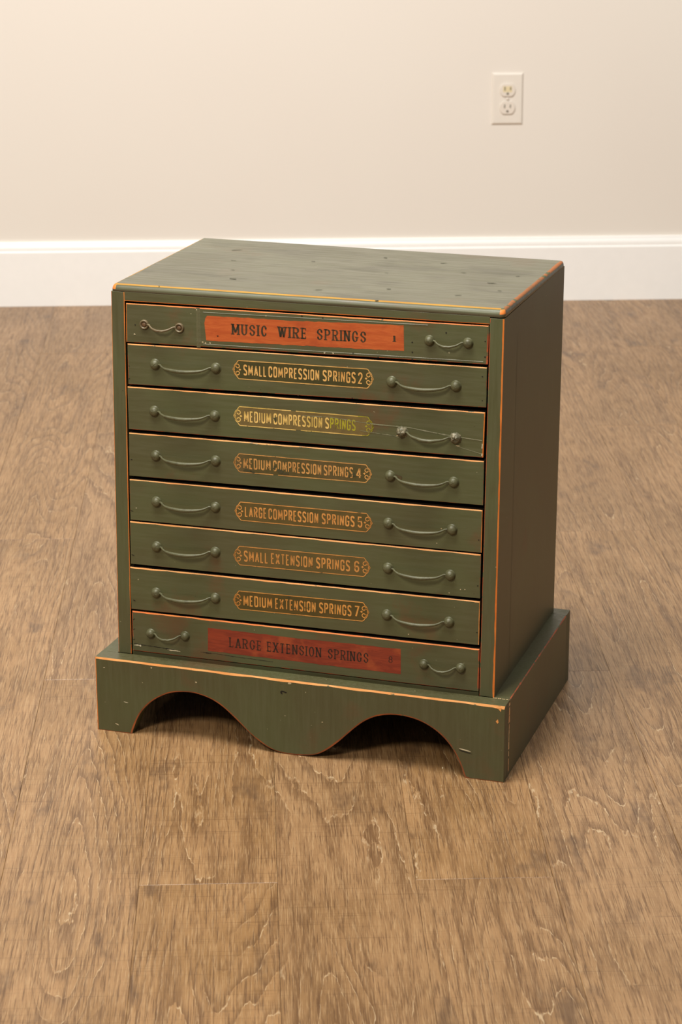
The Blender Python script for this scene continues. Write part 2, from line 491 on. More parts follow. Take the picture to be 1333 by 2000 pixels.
# ---- back panel, bottom board
mb = MB()
for z in (HB, zt): mb.v += [P(ul(z) + .012, vb(z) - .008, z), P(ur(z) - .012, vb(z) - .008, z), P(ur(z) - .012, vb(z) - .001, z), P(ul(z) + .012, vb(z) - .001, z)]
for q in ((0, 3, 2, 1), (4, 5, 6, 7), (0, 1, 5, 4), (1, 2, 6, 5), (2, 3, 7, 6), (3, 0, 4, 7)): mb.f.append(q); mb.m.append(0)
mb.build('back_panel', DARKW, cab)
mb = MB(); mb.box(P(.0415, .0262, .0830), P(.4995, .330, .1040)); mb.build('bottom_board', GREEN, cab)

# ---- top board: rabbeted, rounded nose, worn arrises
mb = MB()
dzc = {'FL': 0., 'FR': .0024, 'BR': -.0012, 'BL': -.0012}
def tilt(fu, fv): return (dzc['FL'] * (1 - fu) + dzc['FR'] * fu) * (1 - fv) + (dzc['BL'] * (1 - fu) + dzc['BR'] * fu) * fv
segs = []
nU, nV, rc = 60, 36, .006
def rr(ins_f, ins_o, zz, jitter=0.):
    """rounded rectangle loop; front inset ins_f, other sides ins_o"""
    u0, u1, v0, v1 = BL - .0002 + ins_o, BR + .0002 - ins_o, BF + ins_f, BB - ins_o
    pts = []; tag = []
    def corner(cx, cy, a0, tg):
        for j in range(5):
            a = R(a0 + 90 * j / 4); r = max(rc - ins_o, .0015)
            pts.append((cx + r * math.cos(a), cy + r * math.sin(a))); tag.append(tg)
    r = max(rc - ins_o, .0015)
    corner(u0 + r, v0 + r, 180, 'F')
    for j in range(1, nU): pts.append((u0 + r + (u1 - u0 - 2 * r) * j / nU, v0)); tag.append('F')
    corner(u1 - r, v0 + r, 270, 'R')
    for j in range(1, nV): pts.append((u1, v0 + r + (v1 - v0 - 2 * r) * j / nV)); tag.append('R')
    corner(u1 - r, v1 - r, 0, 'B')
    for j in range(1, nU): pts.append((u1 - r - (u1 - u0 - 2 * r) * j / nU, v1)); tag.append('B')
    corner(u0 + r, v1 - r, 90, 'L')
    for j in range(1, nV): pts.append((u0, v1 - r - (v1 - v0 - 2 * r) * j / nV)); tag.append('L')
    out_ = []
    for (u, v), tg in zip(pts, tag):
        if jitter:
            j_ = (noise.noise(Vector((u * 45, v * 45, 1.3))) + .5 * noise.noise(Vector((u * 160, v * 160, 2.3)))) * jitter
            if tg == 'F': v += j_ * .35
            elif tg == 'R': u -= abs(j_) * 1.3
            elif tg == 'L': u += j_
        fu, fv = (u - BL) / (BR - BL), (v - BF) / (BB - BF)
        z = H - zz + tilt(fu, fv) * (1 if zz < TT - .0001 else .45)
        out_.append(P(u, v, z))
    return out_, tag
loops = [rr(0, 0, TT), rr(0, 0, .0058), rr(.0004, .0002, .0044), rr(.0017, .0008, .0023), rr(.0038, .0018, .0008), rr(.0082, .0042, 0, .0012)]
n = len(loops[0][0])
for lp, tg in loops: mb.v += lp
tg = loops[0][1]
for li in range(len(loops) - 1):
    for j in range(n):
        a, b = li * n + j, li * n + (j + 1) % n
        mat = 4 if tg[j] == 'F' and 0 < li < 4 else 0
        if tg[j] == 'F' and li == 4: mat = 1
        if tg[j] == 'R' and li >= 3: mat = 2
        if tg[j] == 'L' and li == 4: mat = 1
        if li >= 1 and (j in (0, 1, 2, 3) or nU + 4 <= j < nU + 8) and li <= 3: mat = 3
        mb.f.append((a, b, b + n, a + n)); mb.m.append(mat)
top_idx = (len(loops) - 1) * n
tl = [mb.v[top_idx + j] for j in range(n)]
for t3 in tessellate_polygon([[Vector((p.x, p.y, 0)) for p in tl]]): mb.f.append(tuple(top_idx + x for x in t3)); mb.m.append(0)
mb.f.append(tuple(range(n))); mb.m.append(0)
top = mb.build('top_board', [GTOP, OCHRE, BROWNORANGE, ORANGE, GREEN], cab)
for p in top.data.polygons: p.use_smooth = p.area < 2e-4 and abs(p.normal.z) < .98
# rail under the top between the stiles
mb = MB()
front_slab(mb, [(SIL(zt) + .0001, zt + .0001), (SIR(zt) - .0001, zt + .0012), (SIR(zt) - .0001, .5652), (SIL(zt) + .0001, .5616)], .018,
           (.0002, .0002, .0008, .0002), (0, 0, 0, 1, 0, 0), ch=.5)
mb.build('top_rail', [GREEN, ORANGE], cab)
# pits, knots and dents on the top board
def blob(mb, c, ax, ay, to3, rot=0, m=0, n=9, ragged=.35, off=.0002):
    pts = []
    for j in range(n):
        t = 2 * math.pi * j / n; k = 1 + random.uniform(-ragged, ragged)
        x, y = math.cos(t) * ax * k, math.sin(t) * ay * k
        pts.append(to3(c[0] + x * math.cos(rot) - y * math.sin(rot), c[1] + x * math.sin(rot) + y * math.cos(rot), off))
    mb.face(pts, m)
def Pt(u, v, off):
    fu, fv = (u - BL) / (BR - BL), (v - BF) / (BB - BF)
    return P(u, v, H + tilt(fu, fv) + off * 3)
mb = MB()
for u, v, a, b in ((.12, .205, .005, .0012), (.16, .10, .006, .0016), (.10, .27, .009, .0016), (.36, .10, .003, .0022), (.47, .17, .006, .0016),
                   (.49, .22, .004, .001), (.45, .09, .004, .001), (.30, .28, .003, .0014), (.22, .23, .004, .0012), (.38, .27, .004, .001), (.49, .13, .004, .001),
                   (.28, .07, .005, .001), (.14, .15, .005, .0012), (.33, .19, .003, .0008), (.42, .22, .005, .0008)):
    blob(mb, (u, v), a, b, Pt, random.uniform(-.4, .4), ragged=.5)
mb.build('dents', worn('dent_dark', (70, 68, 46), (76, 76, 54), .5, gcol=(84, 84, 60)), cab, fixn=False)['kind'] = 'stuff'
mb = MB()   # dents on the worn front arris
for u, wv in ((.088, .0009), (.365, .0022)):
    blob(mb, (u, BF + .0052), wv, .0018, Pt, 0, off=.00015)
mb.build('edge_dents', worn('dent_olive', (92, 84, 44), (84, 78, 44), .2), cab, fixn=False)['kind'] = 'stuff'

# ---------------------------------------------------------------- plinth
SCP = [(48.0, 0), (48.9, 4.0), (50.9, 9.8), (58.1, 26.7), (69.2, 41.4), (82.7, 53.2), (98.7, 62.0), (112, 65.6), (126, 67.2), (138.1, 66.9), (156.2, 62.5), (171.6, 54.5),
       (185.6, 43.5), (199.6, 31.0), (214.9, 17.6), (232.7, 6.4), (248.1, 1.6), (261, .5), (273.6, .6), (294.0, 3.6), (309.3, 11.2), (325.3, 24.4),
       (337.9, 37.1), (350.5, 49.6), (362.9, 59.6), (377.8, 67.2), (395.2, 71.2), (412.4, 71.6), (429.7, 68.6), (444.4, 62.7), (459.2, 53.0), (471.5, 40.0),
       (480.3, 25.9), (486.6, 11.6), (488.8, 4.4), (491.0, 0)]
def smooth_poly(pts, sub=3):
    out_ = []
    for i in range(len(pts) - 1):
        p0 = pts[max(i - 1, 0)]; p1 = pts[i]; p2 = pts[i + 1]; p3 = pts[min(i + 2, len(pts) - 1)]
        for s in range(sub):
            t = s / sub
            out_.append(tuple(.5 * (2 * p1[k] + (p2[k] - p0[k]) * t + (2 * p0[k] - 5 * p1[k] + 4 * p2[k] - p3[k]) * t * t + (3 * p1[k] - p0[k] - 3 * p2[k] + p3[k]) * t ** 3) for k in (0, 1)))
    out_.append(pts[-1]); return out_
curve = [(u / 1000, max(z, .0) / 1000) for u, z in smooth_poly(SCP)]
outline = []; tags = []
def seg_line(a, b, n, tg):
    for j in range(n): outline.append((a[0] + (b[0] - a[0]) * j / n, a[1] + (b[1] - a[1]) * j / n)); tags.append(tg)
seg_line((0, 0), (curve[0][0], 0), 8, 'B')
for p in curve[:-1]: outline.append(p); tags.append('C')
seg_line(curve[-1], (W, 0), 8, 'B')
seg_line((W, 0), (W, HB), 16, 'R')
seg_line((W, HB), (0, HB), 70, 'T')
seg_line((0, HB), (0, 0), 16, 'L')
N = len(outline)
wd = {'B': .0010, 'C': .0017, 'R': .0007, 'T': .0024, 'L': .0011}
inner = []
for i in range(N):
    p = Vector(outline[i]); a = Vector(outline[i - 1]); b = Vector(outline[(i + 1) % N])
    e1 = (p - a).normalized(); e2 = (b - p).normalized()
    n1 = Vector((-e1.y, e1.x)); n2 = Vector((-e2.y, e2.x))
    w1 = wd[tags[i - 1]]; w2_ = wd[tags[i]]
    jj = 1 + .5 * noise.noise(Vector((p.x * 30, p.y * 30, 4))) + .2 * noise.noise(Vector((p.x * 130, p.y * 130, 8)))
    if abs(e1.dot(e2)) < .5: q = p + n1 * w1 + n2 * w2_
    else: q = p + (n1 + n2).normalized() * (w1 + w2_) / 2 * jj
    if tags[i] == 'T' and W - p.x < .012: q.y -= .0014
    inner.append(q)
mb = MB()
fl = .0004
for q in inner: mb.v.append(P(q.x, 0, q.y))
for i, q in enumerate(outline): mb.v.append(P(q[0], .45 * wd[tags[i]] , q[1]))
for q in outline: mb.v.append(P(q[0], T, q[1]))
mi = {'B': 3, 'C': 3, 'R': 0, 'T': 1, 'L': 2}
for i in range(N):
    j = (i + 1) % N
    mb.f.append((i, j, N + j, N + i)); mb.m.append(mi[tags[i]])
    mb.f.append((N + i, N + j, 2 * N + j, 2 * N + i)); mb.m.append(0)
for t3 in tessellate_polygon([[Vector((q.x, q.y, 0)) for q in inner]]): mb.f.append(tuple(t3)); mb.m.append(0)
for t3 in tessellate_polygon([[Vector((q[0], q[1], 0)) for q in outline]]): mb.f.append(tuple(2 * N + x for x in reversed(t3))); mb.m.append(0)
DARKED = worn('worn_edge_scallop', (168, 92, 48), (128, 72, 42), .25)
fb = mb.build('scalloped_front_board', [GBASE, TAN, ORANGE, DARKED], cab)
# chips and scratches on the front board
mb = MB()
Pb = lambda u, z, off: P(u, -off, z)
for u, z, a, b, ro in ((.4915, .0368, .0078, .0007, -.15), (.0775, .095, .0012, .0010, 0), (.027, .011, .0026, .0007, -.4), (.138, .0825, .0011, .0010, 0),
                       (.2635, .0967, .0022, .0012, 0), (.306, .050, .0009, .0007, 0), (.462, .0095, .0008, .0012, 0), (.012, .087, .0012, .0006, .3), (.041, .043, .0036, .0004, -.1)):
    blob(mb, (u, z), a, b, Pb, ro, ragged=.3)
mb.build('chips', CHIPW, cab, fixn=False)['kind'] = 'stuff'
mb = MB()
blob(mb, (.2544, .0843), .0040, .0012, Pb, -.1, ragged=.5); blob(mb, (.2525, .0826), .0014, .0020, Pb, .6)
blob(mb, (.491, .0345), .009, .0006, Pb, -.18, ragged=.3)
mb.build('knot', HOLE, cab, fixn=False)['kind'] = 'stuff'
mb = MB()   # worn corner patch at the top right of the front board
mb.face([Pb(.5355, .0985, .0002), Pb(.5280, .0975, .0002), Pb(.5318, .0962, .0002), Pb(.5345, .0930, .0002)])
mb.face([Pb(.531, .083, .0002), Pb(.5285, .080, .0002), Pb(.5305, .077, .0002), Pb(.532, .079, .0002)])
mb.build('corner_wear', TAN, cab, fixn=False)

def plinth_side(left):
    mb = MB()
    u0, u1 = (0, .0215) if left else (W - .0215, W)
    v0, v1 = T + .0004, D - .0222
    c = .0011 if not left else .0006
    n = 40
    def ring(v, w_):
        if left: return [P(u0, v, 0), P(u1, v, 0), P(u1, v, HB), P(u0 + w_, v, HB), P(u0, v, HB - w_)]
        return [P(u1, v, 0), P(u0, v, 0), P(u0, v, HB), P(u1 - w_, v, HB), P(u1, v, HB - w_)]
    for i in range(n + 1):
        v = v0 + (v1 - v0) * i / n
        mb.v += ring(v, c * (1 + .6 * noise.noise(Vector((v * 70, 1, 5)))) if 0 < i < n else c)
    for i in range(n):
        for j in range(5):
            a, b = i * 5 + j, i * 5 + (j + 1) % 5
            mb.f.append((a, b, b + 5, a + 5)); mb.m.append({3: 1, 2: 0, 4: 2}.get(j, 0))
    mb.f += [tuple(range(5)), tuple(n * 5 + j for j in range(5))]; mb.m += [0, 0]
    mb.build('plinth_side_board', [GBASE, RED if not left else ORANGE, GSIDE], cab)
plinth_side(True); plinth_side(False)
mb = MB(); mb.box(P(.0002, D - .0214, 0), P(W - .0002, D, HB - .0002)); mb.build('plinth_back_board', GBASE, cab)
# worn joint line where the front board meets the right plinth side
mb = MB(); z = .006
while z < HB - .002:
    h = random.uniform(.003, .011); w_ = random.uniform(.0013, .0026) * (1.5 if z > .07 else 1)
    mb.face([P(W + .00015, T - w_, z), P(W + .00015, T + w_, z), P(W + .00015, T + w_ * .6, min(z + h, HB - .001)), P(W + .00015, T - w_ * .8, min(z + h, HB - .001))])
    z += h + random.choice((0, .0005, .002, .003))
u = W - .021
while u < W - .003:
    l_ = random.uniform(.0015, .004)
    mb.face([P(u, T - .0006, HB + .00015), P(u + l_, T - .0004, HB + .00015), P(u + l_, T + .0006, HB + .00015), P(u, T + .0005, HB + .00015)])
    u += l_ + random.choice((.0004, .0012))
mb.build('joint_wear', CREAM, cab, fixn=False)['kind'] = 'stuff'

# ---------------------------------------------------------------- lettering
def arc(cx, cy, rx, ry, a0, a1, n=9):
    return [(cx + rx * math.cos(R(a0 + (a1 - a0) * i / n)), cy + ry * math.sin(R(a0 + (a1 - a0) * i / n))) for i in range(n + 1)]
def glyphs(round_):
    r = round_
    S = [(0.97, 1 - r * .9)] + arc(.5, 1 - r, .5, r, 20, 180) + [(0, .70), (.14, .60), (.5, .5), (.86, .40), (1, .30)] + arc(.5, r, .5, r, 0, -160)
    G = {
        'S': (1, [S]), 'C': (1, [[(1, .70)] + arc(.5, 1 - r, .5, r, 0, 180) + arc(.5, r, .5, r, 180, 360) + [(1, .31)]]),
        'O': (1, [arc(.5, 1 - r, .5, r, 0, 180) + arc(.5, r, .5, r, 180, 360) + [(1, 1 - r)]]),
        'G': (1, [[(1, .72)] + arc(.5, 1 - r, .5, r, 0, 180) + arc(.5, r, .5, r, 180, 360) + [(1, .46), (.56, .46)]]),
        'M': (1.38, [[(0, 0), (0, 1), (.5, .18), (1, 1), (1, 0)]]),
        'A': (1.06, [[(0, 0), (.5, 1), (1, 0)], [(.2, .28), (.8, .28)]]),
        'L': (.78, [[(0, 1), (0, 0), (1, 0)]]),
        'P': (.98, [[(0, 0), (0, 1), (.5, 1)] + arc(.5, 1 - .26, .5, .26, 90, -90) + [(0, .48)]]),
        'R': (1, [[(0, 0), (0, 1), (.5, 1)] + arc(.5, 1 - .25, .5, .25, 90, -90) + [(0, .5)], [(.45, .5), (1, 0)]]),
        'E': (.8, [[(1, 1), (0, 1), (0, 0), (1, 0)], [(0, .52), (.8, .52)]]),
        'I': (.0, [[(0, 0), (0, 1)]]),
        'N': (1.05, [[(0, 0), (0, 1), (1, 0), (1, 1)]]),
        'D': (1, [[(0, 0), (0, 1), (.45, 1)] + arc(.5, 1 - r, .5, r, 90, 0) + arc(.5, r, .5, r, 0, -90) + [(0, 0)]]),
        'U': (1, [[(0, 1)] + arc(.5, r, .5, r, 180, 360) + [(1, 1)]]),
        'X': (1.08, [[(0, 0), (1, 1)], [(0, 1), (1, 0)]]),
        'T': (.95, [[(0, 1), (1, 1)], [(.5, 1), (.5, 0)]]),
        'W': (1.55, [[(0, 1), (.27, 0), (.5, .9), (.73, 0), (1, 1)]]),
        '2': (1, [[(0, .74)] + arc(.5, .76, .5, .24, 170, 0) + [(.95, .6), (0, 0), (1, 0)]]),
        '4': (1.05, [[(.72, 0), (.72, 1), (0, .26), (1, .26)]]),
        '5': (1, [[(.95, 1), (.08, 1), (.04, .52), (.2, .60)] + arc(.5, .31, .5, .31, 100, -160)]),
        '6': (1, [[(.95, .78)] + arc(.5, .76, .5, .24, 20, 180) + [(0, .3)] + arc(.5, .28, .5, .28, 180, 540)]),
        '7': (.95, [[(0, 1), (1, 1), (.3, 0)]]),
        '1': (.4, [[(0, .8), (.6, 1), (.6, 0)]]),
        '8': (1, [arc(.5, .75, .42, .25, -90, 270, 16), arc(.5, .26, .5, .26, 90, 450, 16)]),
    }
    return G
SANS = glyphs(.2); SERIF = glyphs(.34)
for g_, w_ in (('C', 1.05), ('O', 1.15), ('G', 1.15), ('D', 1.1)): SERIF[g_] = (w_, SERIF[g_][1])
SERIF['O'] = (1.12, [arc(.5, .5, .5, .5, 0, 360, 22)])
SERIF['C'] = (1.0, [[(.96, .70)] + arc(.5, .5, .5, .5, 30, 330, 18) + [(.98, .28)]])
SERIF['G'] = (1.1, [[(.94, .72)] + arc(.5, .5, .5, .5, 33, 318, 18) + [(.90, .42)]])
SERIFS = {'M': [(0, 0), (1, 0), (0, 1), (1, 1)], 'A': [(0, 0), (1, 0)], 'L': [(0, 0), (0, 1)], 'P': [(0, 0), (0, 1)], 'R': [(0, 0), (0, 1), (1, 0)], 'E': [(0, 0), (0, 1)],
          'I': [(0, 0), (0, 1)], 'N': [(0, 0), (0, 1), (1, 1)], 'D': [(0, 0), (0, 1)], 'U': [(0, 1), (1, 1)], 'X': [(0, 0), (1, 0), (0, 1), (1, 1)], 'T': [(.5, 0)],
          'W': [(0, 1), (.5, .95), (1, 1)], '1': [(.6, 0)], 'G': [(.9, .42)]}
VTICK = {'E': [(1, 1, -1), (1, 0, 1), (.8, .52, 0)], 'T': [(0, 1, -1), (1, 1, -1)], 'L': [(1, 0, 1)], 'C': [(.96, .72, 0), ], 'S': [(.97, .78, 0), (.03, .22, 0)], 'G': [(.95, .74, 0)]}

def ribbon(mb, pts, wf, to3, m=0):
    """flat stroke in 2-D with width function wf(direction)"""
    P2 = [Vector(p) for p in pts]
    Q = [P2[0]]
    for p in P2[1:]:
        if (p - Q[-1]).length > 1e-7: Q.append(p)
    if len(Q) < 2: return
    for i in range(len(Q) - 1):
        a, b = Q[i], Q[i + 1]; d = (b - a).normalized(); n = Vector((-d.y, d.x)); h = wf(d) / 2
        def side(pt, prev_d, nxt_d):
            return n * h
        # mitre with neighbours
        def off(k, dd):
            if 0 < k < len(Q) - 1:
                d1 = (Q[k] - Q[k - 1]).normalized(); d2 = (Q[k + 1] - Q[k]).normalized()
                nn = (Vector((-d1.y, d1.x)) + Vector((-d2.y, d2.x)))
                if nn.length > .9:
                    nn.normalize(); c = nn.dot(Vector((-dd.y, dd.x)))
                    hh = (wf(d1) + wf(d2)) / 4
                    return nn * hh / max(c, .6)
            return Vector((-dd.y, dd.x)) * wf(dd) / 2
        oa, ob = off(i, d), off(i + 1, d)
        mb.face([to3(*(a + oa)), to3(*(b + ob)), to3(*(b - ob)), to3(*(a - oa))], m)

def word(mb, text, u0, u1, z0, z1, off, serif=False, stroke=None, slope=0., m=0, fm=None, tilt_at=None):
    G = SERIF if serif else SANS
    gw = .62 if serif else .40             # glyph width in cap heights for weight 1
    th = (.27 if serif else .155) if stroke is None else stroke
    gap = .30 if serif else .19
    # advance widths in cap-height units
    ws = [G[c][0] * gw for c in text]
    tot = sum(ws) + gap * (len(text) - 1) + th * len(text)
    hgt = z1 - z0
    s = (u1 - u0) / tot                    # horizontal scale
    x = u0
    for c, w_ in zip(text, ws):
        cell0 = x + th * s / 2; cw = w_ * s
        zz0 = z0 + slope * (x - u0); zb = zz0 + th * hgt * .5 * (.35 if serif else .9); zh = hgt - th * hgt * (.35 if serif else .9)
        mm = fm(x, c) if fm else m
        tx = th * s; tz = th * hgt
        def to3(a, b): return Pf(a, b, off)
        for st in G[c][1]:
            pts = [(cell0 + px * cw, zb + py * zh) for px, py in st]
            if serif:
                def wf(d):
                    ph = R(16); return max(tx * 1.05 * abs(d.x * math.sin(ph) + -d.y * math.cos(ph)) if True else 0, tz * .34)
            else:
                def wf(d): return tx * abs(d.y) + tz * .82 * abs(d.x)
            ribbon(mb, pts, wf, to3, mm)
        if serif:
            e = tz * .16
            for sx_, sy_ in SERIFS.get(c, []):
                cx, cz = cell0 + sx_ * cw, zb + sy_ * zh; hw_ = tx * .95
                mb.face([to3(cx - hw_, cz - e), to3(cx + hw_, cz - e), to3(cx + hw_, cz + e), to3(cx - hw_, cz + e)], mm)
            for sx_, sy_, dr in VTICK.get(c, []):
                cx, cz = cell0 + sx_ * cw, zb + sy_ * zh; l1 = hgt * .2
                a_, b_ = (cz, cz + dr * l1) if dr else (cz - hgt * .11, cz + hgt * .11)
                mb.face([to3(cx - tx * .22, a_), to3(cx + tx * .22, a_), to3(cx + tx * .12, b_), to3(cx - tx * .12, b_)], mm)
        x += (w_ + th + gap) * s

# ---------------------------------------------------------------- handles
def make_handle(par, a, b, style='long', mat=None, ring=False, rough=False, out_len=None, label=None):
    """bail pull between posts a and b (mm, front plane)"""
    (ua, za), (ub, zb) = a, b
    ua, za, ub, zb = ua / 1000, za / 1000, ub / 1000, zb / 1000
    span = math.hypot(ub - ua, zb - za); ang = math.atan2(zb - za, ub - ua)
    ex = Vector((math.cos(ang), 0, math.sin(ang))); ey = Vector((0, -1, 0)); ez = Vector((-math.sin(ang), 0, math.cos(ang)))
    zc = (za + zb) / 2
    mb = MB()
    r0 = .0062 if style == 'long' else .0058
    offz = -.0014    # the domes stand proud, so their image sits slightly low
    O = Pf(ua, za, 0)
    def L_(x, o, z): return O + ex * x + ey * o + ez * z
    for end, cx in ((0, 0), (1, span)):
        c = L_(cx, -.0003, 0)
        if ring:
            mb.lathe(c, [(r0 * 1.02, 0), (r0 * 1.04, .0012), (r0 * .98, .0028), (r0 * .84, .0034), (r0 * .68, .0028), (r0 * .60, .0014), (.0001, .0012)], 24, 0)
            mb.lathe(c + ey * .0010, [(r0 * .52, 0), (r0 * .50, .0012), (r0 * .3, .0018), (.0002, .0019)], 18, 1)
        else:
            j_ = .35 if rough else .05
            mb.lathe(c, [(r0 * 1.12, 0), (r0 * 1.12, .0007), (r0 * 1.0, .0011), (r0 * .98, .0022), (r0 * .90, .0038), (r0 * .74, .0050), (r0 * .5, .0059), (r0 * .25, .0063), (.0001, .0064)], 22, 0, jit=j_)
    # bail: short flattened ears beside the domes, then a wire that bows out and droops
    if style == 'long':
        x1, o1, ze = .0052, .0022, -.0004
        depth, droop = .0128, .0040
        keys = [(0.0042, .0018, 0.0006, (.0018, .0012)), (.0078, .0034, .0004, (.0016, .0012)), (.0102, .0060, -.0006, (.0013, .0012)), (.0150, .0090, -.0022, .0015),
                (.022, .0112, -.0032, .0020), (span * .5 - .006, depth, -droop, .0024), (span * .5, depth + .0001, -droop - .0001, .0024)]
    else:
        depth, droop = .0105, .0038
        keys = [(0.0042, .0016, 0.0006, (.0016, .0011)), (.0072, .0030, .0004, (.0014, .0011)), (.0096, .0056, -.0008, .0012), (.0130, .0080, -.0024, .0013),
                (span * .5 - .004, depth, -droop, .0016), (span * .5, depth, -droop, .0016)]
    full = keys + [(span - k[0], k[1], k[2], k[3]) for k in reversed(keys[:-1])]
    pts = [(k[0], k[1], k[2]) for k in full]; rad = [k[3] if isinstance(k[3], tuple) else (k[3], k[3]) for k in full]
    path = []; rr_ = []
    for i in range(len(pts) - 1):
        p0 = pts[max(i - 1, 0)]; p1 = pts[i]; p2 = pts[i + 1]; p3 = pts[min(i + 2, len(pts) - 1)]
        for s in range(4):
            t = s / 4
            q = [.5 * (2 * p1[k] + (p2[k] - p0[k]) * t + (2 * p0[k] - 5 * p1[k] + 4 * p2[k] - p3[k]) * t * t + (3 * p1[k] - p0[k] - 3 * p2[k] + p3[k]) * t ** 3) for k in range(3)]
            path.append(L_(*q)); rr_.append(tuple(rad[i][k] * (1 - t) + rad[i + 1][k] * t for k in (0, 1)))
    path.append(L_(*pts[-1])); rr_.append(rad[-1])
    mb.tube(path, rr_, 10, 2 if rough else 0)
    o = mb.build('bail_handle', [mat or HANDLE, SCREW, HANDLE], par, smooth=True)
    if label: o['label'] = label
    return o

# ---------------------------------------------------------------- drawers (measured corners, mm: TL TR BL BR)
DR = {1: [(45.9, 558.9), (504.2, 563.4), (45.1, 510.1), (503.3, 517.1)], 2: [(46.4, 508.3), (502.7, 513.4), (46.3, 457.0), (502.4, 465.0)],
      3: [(44.8, 453.7), (501.4, 458.8), (45.3, 399.3), (500.1, 403.5)], 4: [(45.2, 394.6), (501.2, 399.1), (44.2, 338.8), (501.0, 344.4)],
      5: [(44.1, 334.1), (500.5, 338.0), (44.0, 281.0), (500.2, 284.5)], 6: [(43.2, 278.9), (499.6, 282.5), (43.0, 222.4), (499.4, 226.4)],
      7: [(41.5, 218.1), (499.5, 222.5), (41.9, 161.7), (499.2, 166.4)], 8: [(42.6, 159.0), (500.1, 161.2), (42.3, 105.3), (499.7, 105.6)]}
HD = {1: [(69.9, 534.1), (116.0, 533.2), (432.3, 540.7), (479.3, 541.1)], 2: [(82.8, 484.9), (162.5, 486.2), (386.5, 487.1), (465.3, 488.1)],
      3: [(80.3, 425.2), (160.1, 426.1), (399.3, 426.7), (465.9, 424.9)], 4: [(80.9, 368.1), (160.2, 368.7), (385.3, 370.2), (464.3, 369.9)],
      5: [(80.1, 308.1), (158.8, 308.8), (383.4, 310.2), (463.3, 310.2)], 6: [(78.9, 249.0), (157.8, 250.1), (383.2, 252.9), (461.8, 252.4)],
      7: [(76.8, 187.3), (156.8, 189.0), (382.2, 192.3), (461.2, 191.8)], 8: [(67.9, 131.4), (114.9, 133.4), (430.3, 133.4), (476.9, 133.7)]}
# cartouches: left tip, right tip, TL, TR, BL, BR
CT = {2: [(185.1, 487.0), (362.9, 489.3), (192.6, 498.2), (353.9, 500.2), (194.0, 475.4), (352.7, 476.6)],
      3: [(185.3, 427.9), (363.6, 428.8), (193.1, 440.5), (355.6, 441.1), (194.1, 416.7), (354.8, 417.7)],
      4: [(184.4, 368.9), (361.4, 370.2), (192.3, 380.7), (352.3, 381.2), (193.0, 357.3), (351.8, 359.0)],
      5: [(185.2, 307.0), (362.4, 308.5), (193.1, 318.7), (352.6, 319.9), (192.8, 295.1), (353.0, 296.4)],
      6: [(182.7, 248.6), (359.8, 251.1), (190.3, 261.0), (349.8, 262.8), (190.0, 236.6), (349.9, 238.6)],
      7: [(181.5, 189.7), (358.6, 192.7), (189.5, 202.0), (348.0, 204.6), (189.2, 177.9), (348.1, 180.4)]}
WD = {2: [(198.4, 228.0), (230.7, 295.3), (299.8, 341.1), (344.3, 349.8)], 3: [(198.3, 233.4), (236.7, 299.0), (302.9, 341.2)],
      4: [(196.8, 232.2), (235.5, 297.6), (300.9, 338.1), (342.0, 349.0)], 5: [(198.0, 226.3), (228.9, 293.5), (298.1, 340.2), (344.1, 350.2)],
      6: [(195.9, 227.7), (231.8, 286.0), (290.7, 334.4), (340.0, 346.4)], 7: [(194.5, 232.6), (236.6, 289.8), (294.5, 336.4), (340.0, 346.6)]}
TX = {2: 'SMALL COMPRESSION SPRINGS 2', 3: 'MEDIUM COMPRESSION SPRINGS', 4: 'MEDIUM COMPRESSION SPRINGS 4',
      5: 'LARGE COMPRESSION SPRINGS 5', 6: 'SMALL EXTENSION SPRINGS 6', 7: 'MEDIUM EXTENSION SPRINGS 7'}
EDGE = {1: (1, 2, 2, 1), 2: (3, 4, 2, 2), 3: (3, 1, 2, 4), 4: (3, 4, 4, 4), 5: (3, 1, 4, 4), 6: (3, 4, 4, 4), 7: (3, 3, 4, 4), 8: (1, 2, 2, 2)}
EW = {1: (.0011, .0017, .0008, .0008), 2: (.0011, .0006, .0006, .0004), 3: (.0012, .0012, .0005, .0004), 4: (.0012, .0006, .0005, .0004),
      5: (.0013, .0007, .0005, .0004), 6: (.0015, .0007, .0004, .0004), 7: (.0014, .0009, .0004, .0004), 8: (.0015, .0013, .0007, .0009)}
DLAB = {1: 'top drawer with stripped orange label reading MUSIC WIRE SPRINGS', 8: 'bottom drawer with stripped dark red label reading LARGE EXTENSION SPRINGS'}
for k in TX: DLAB[k] = 'drawer lettered %s in gold' % TX[k]

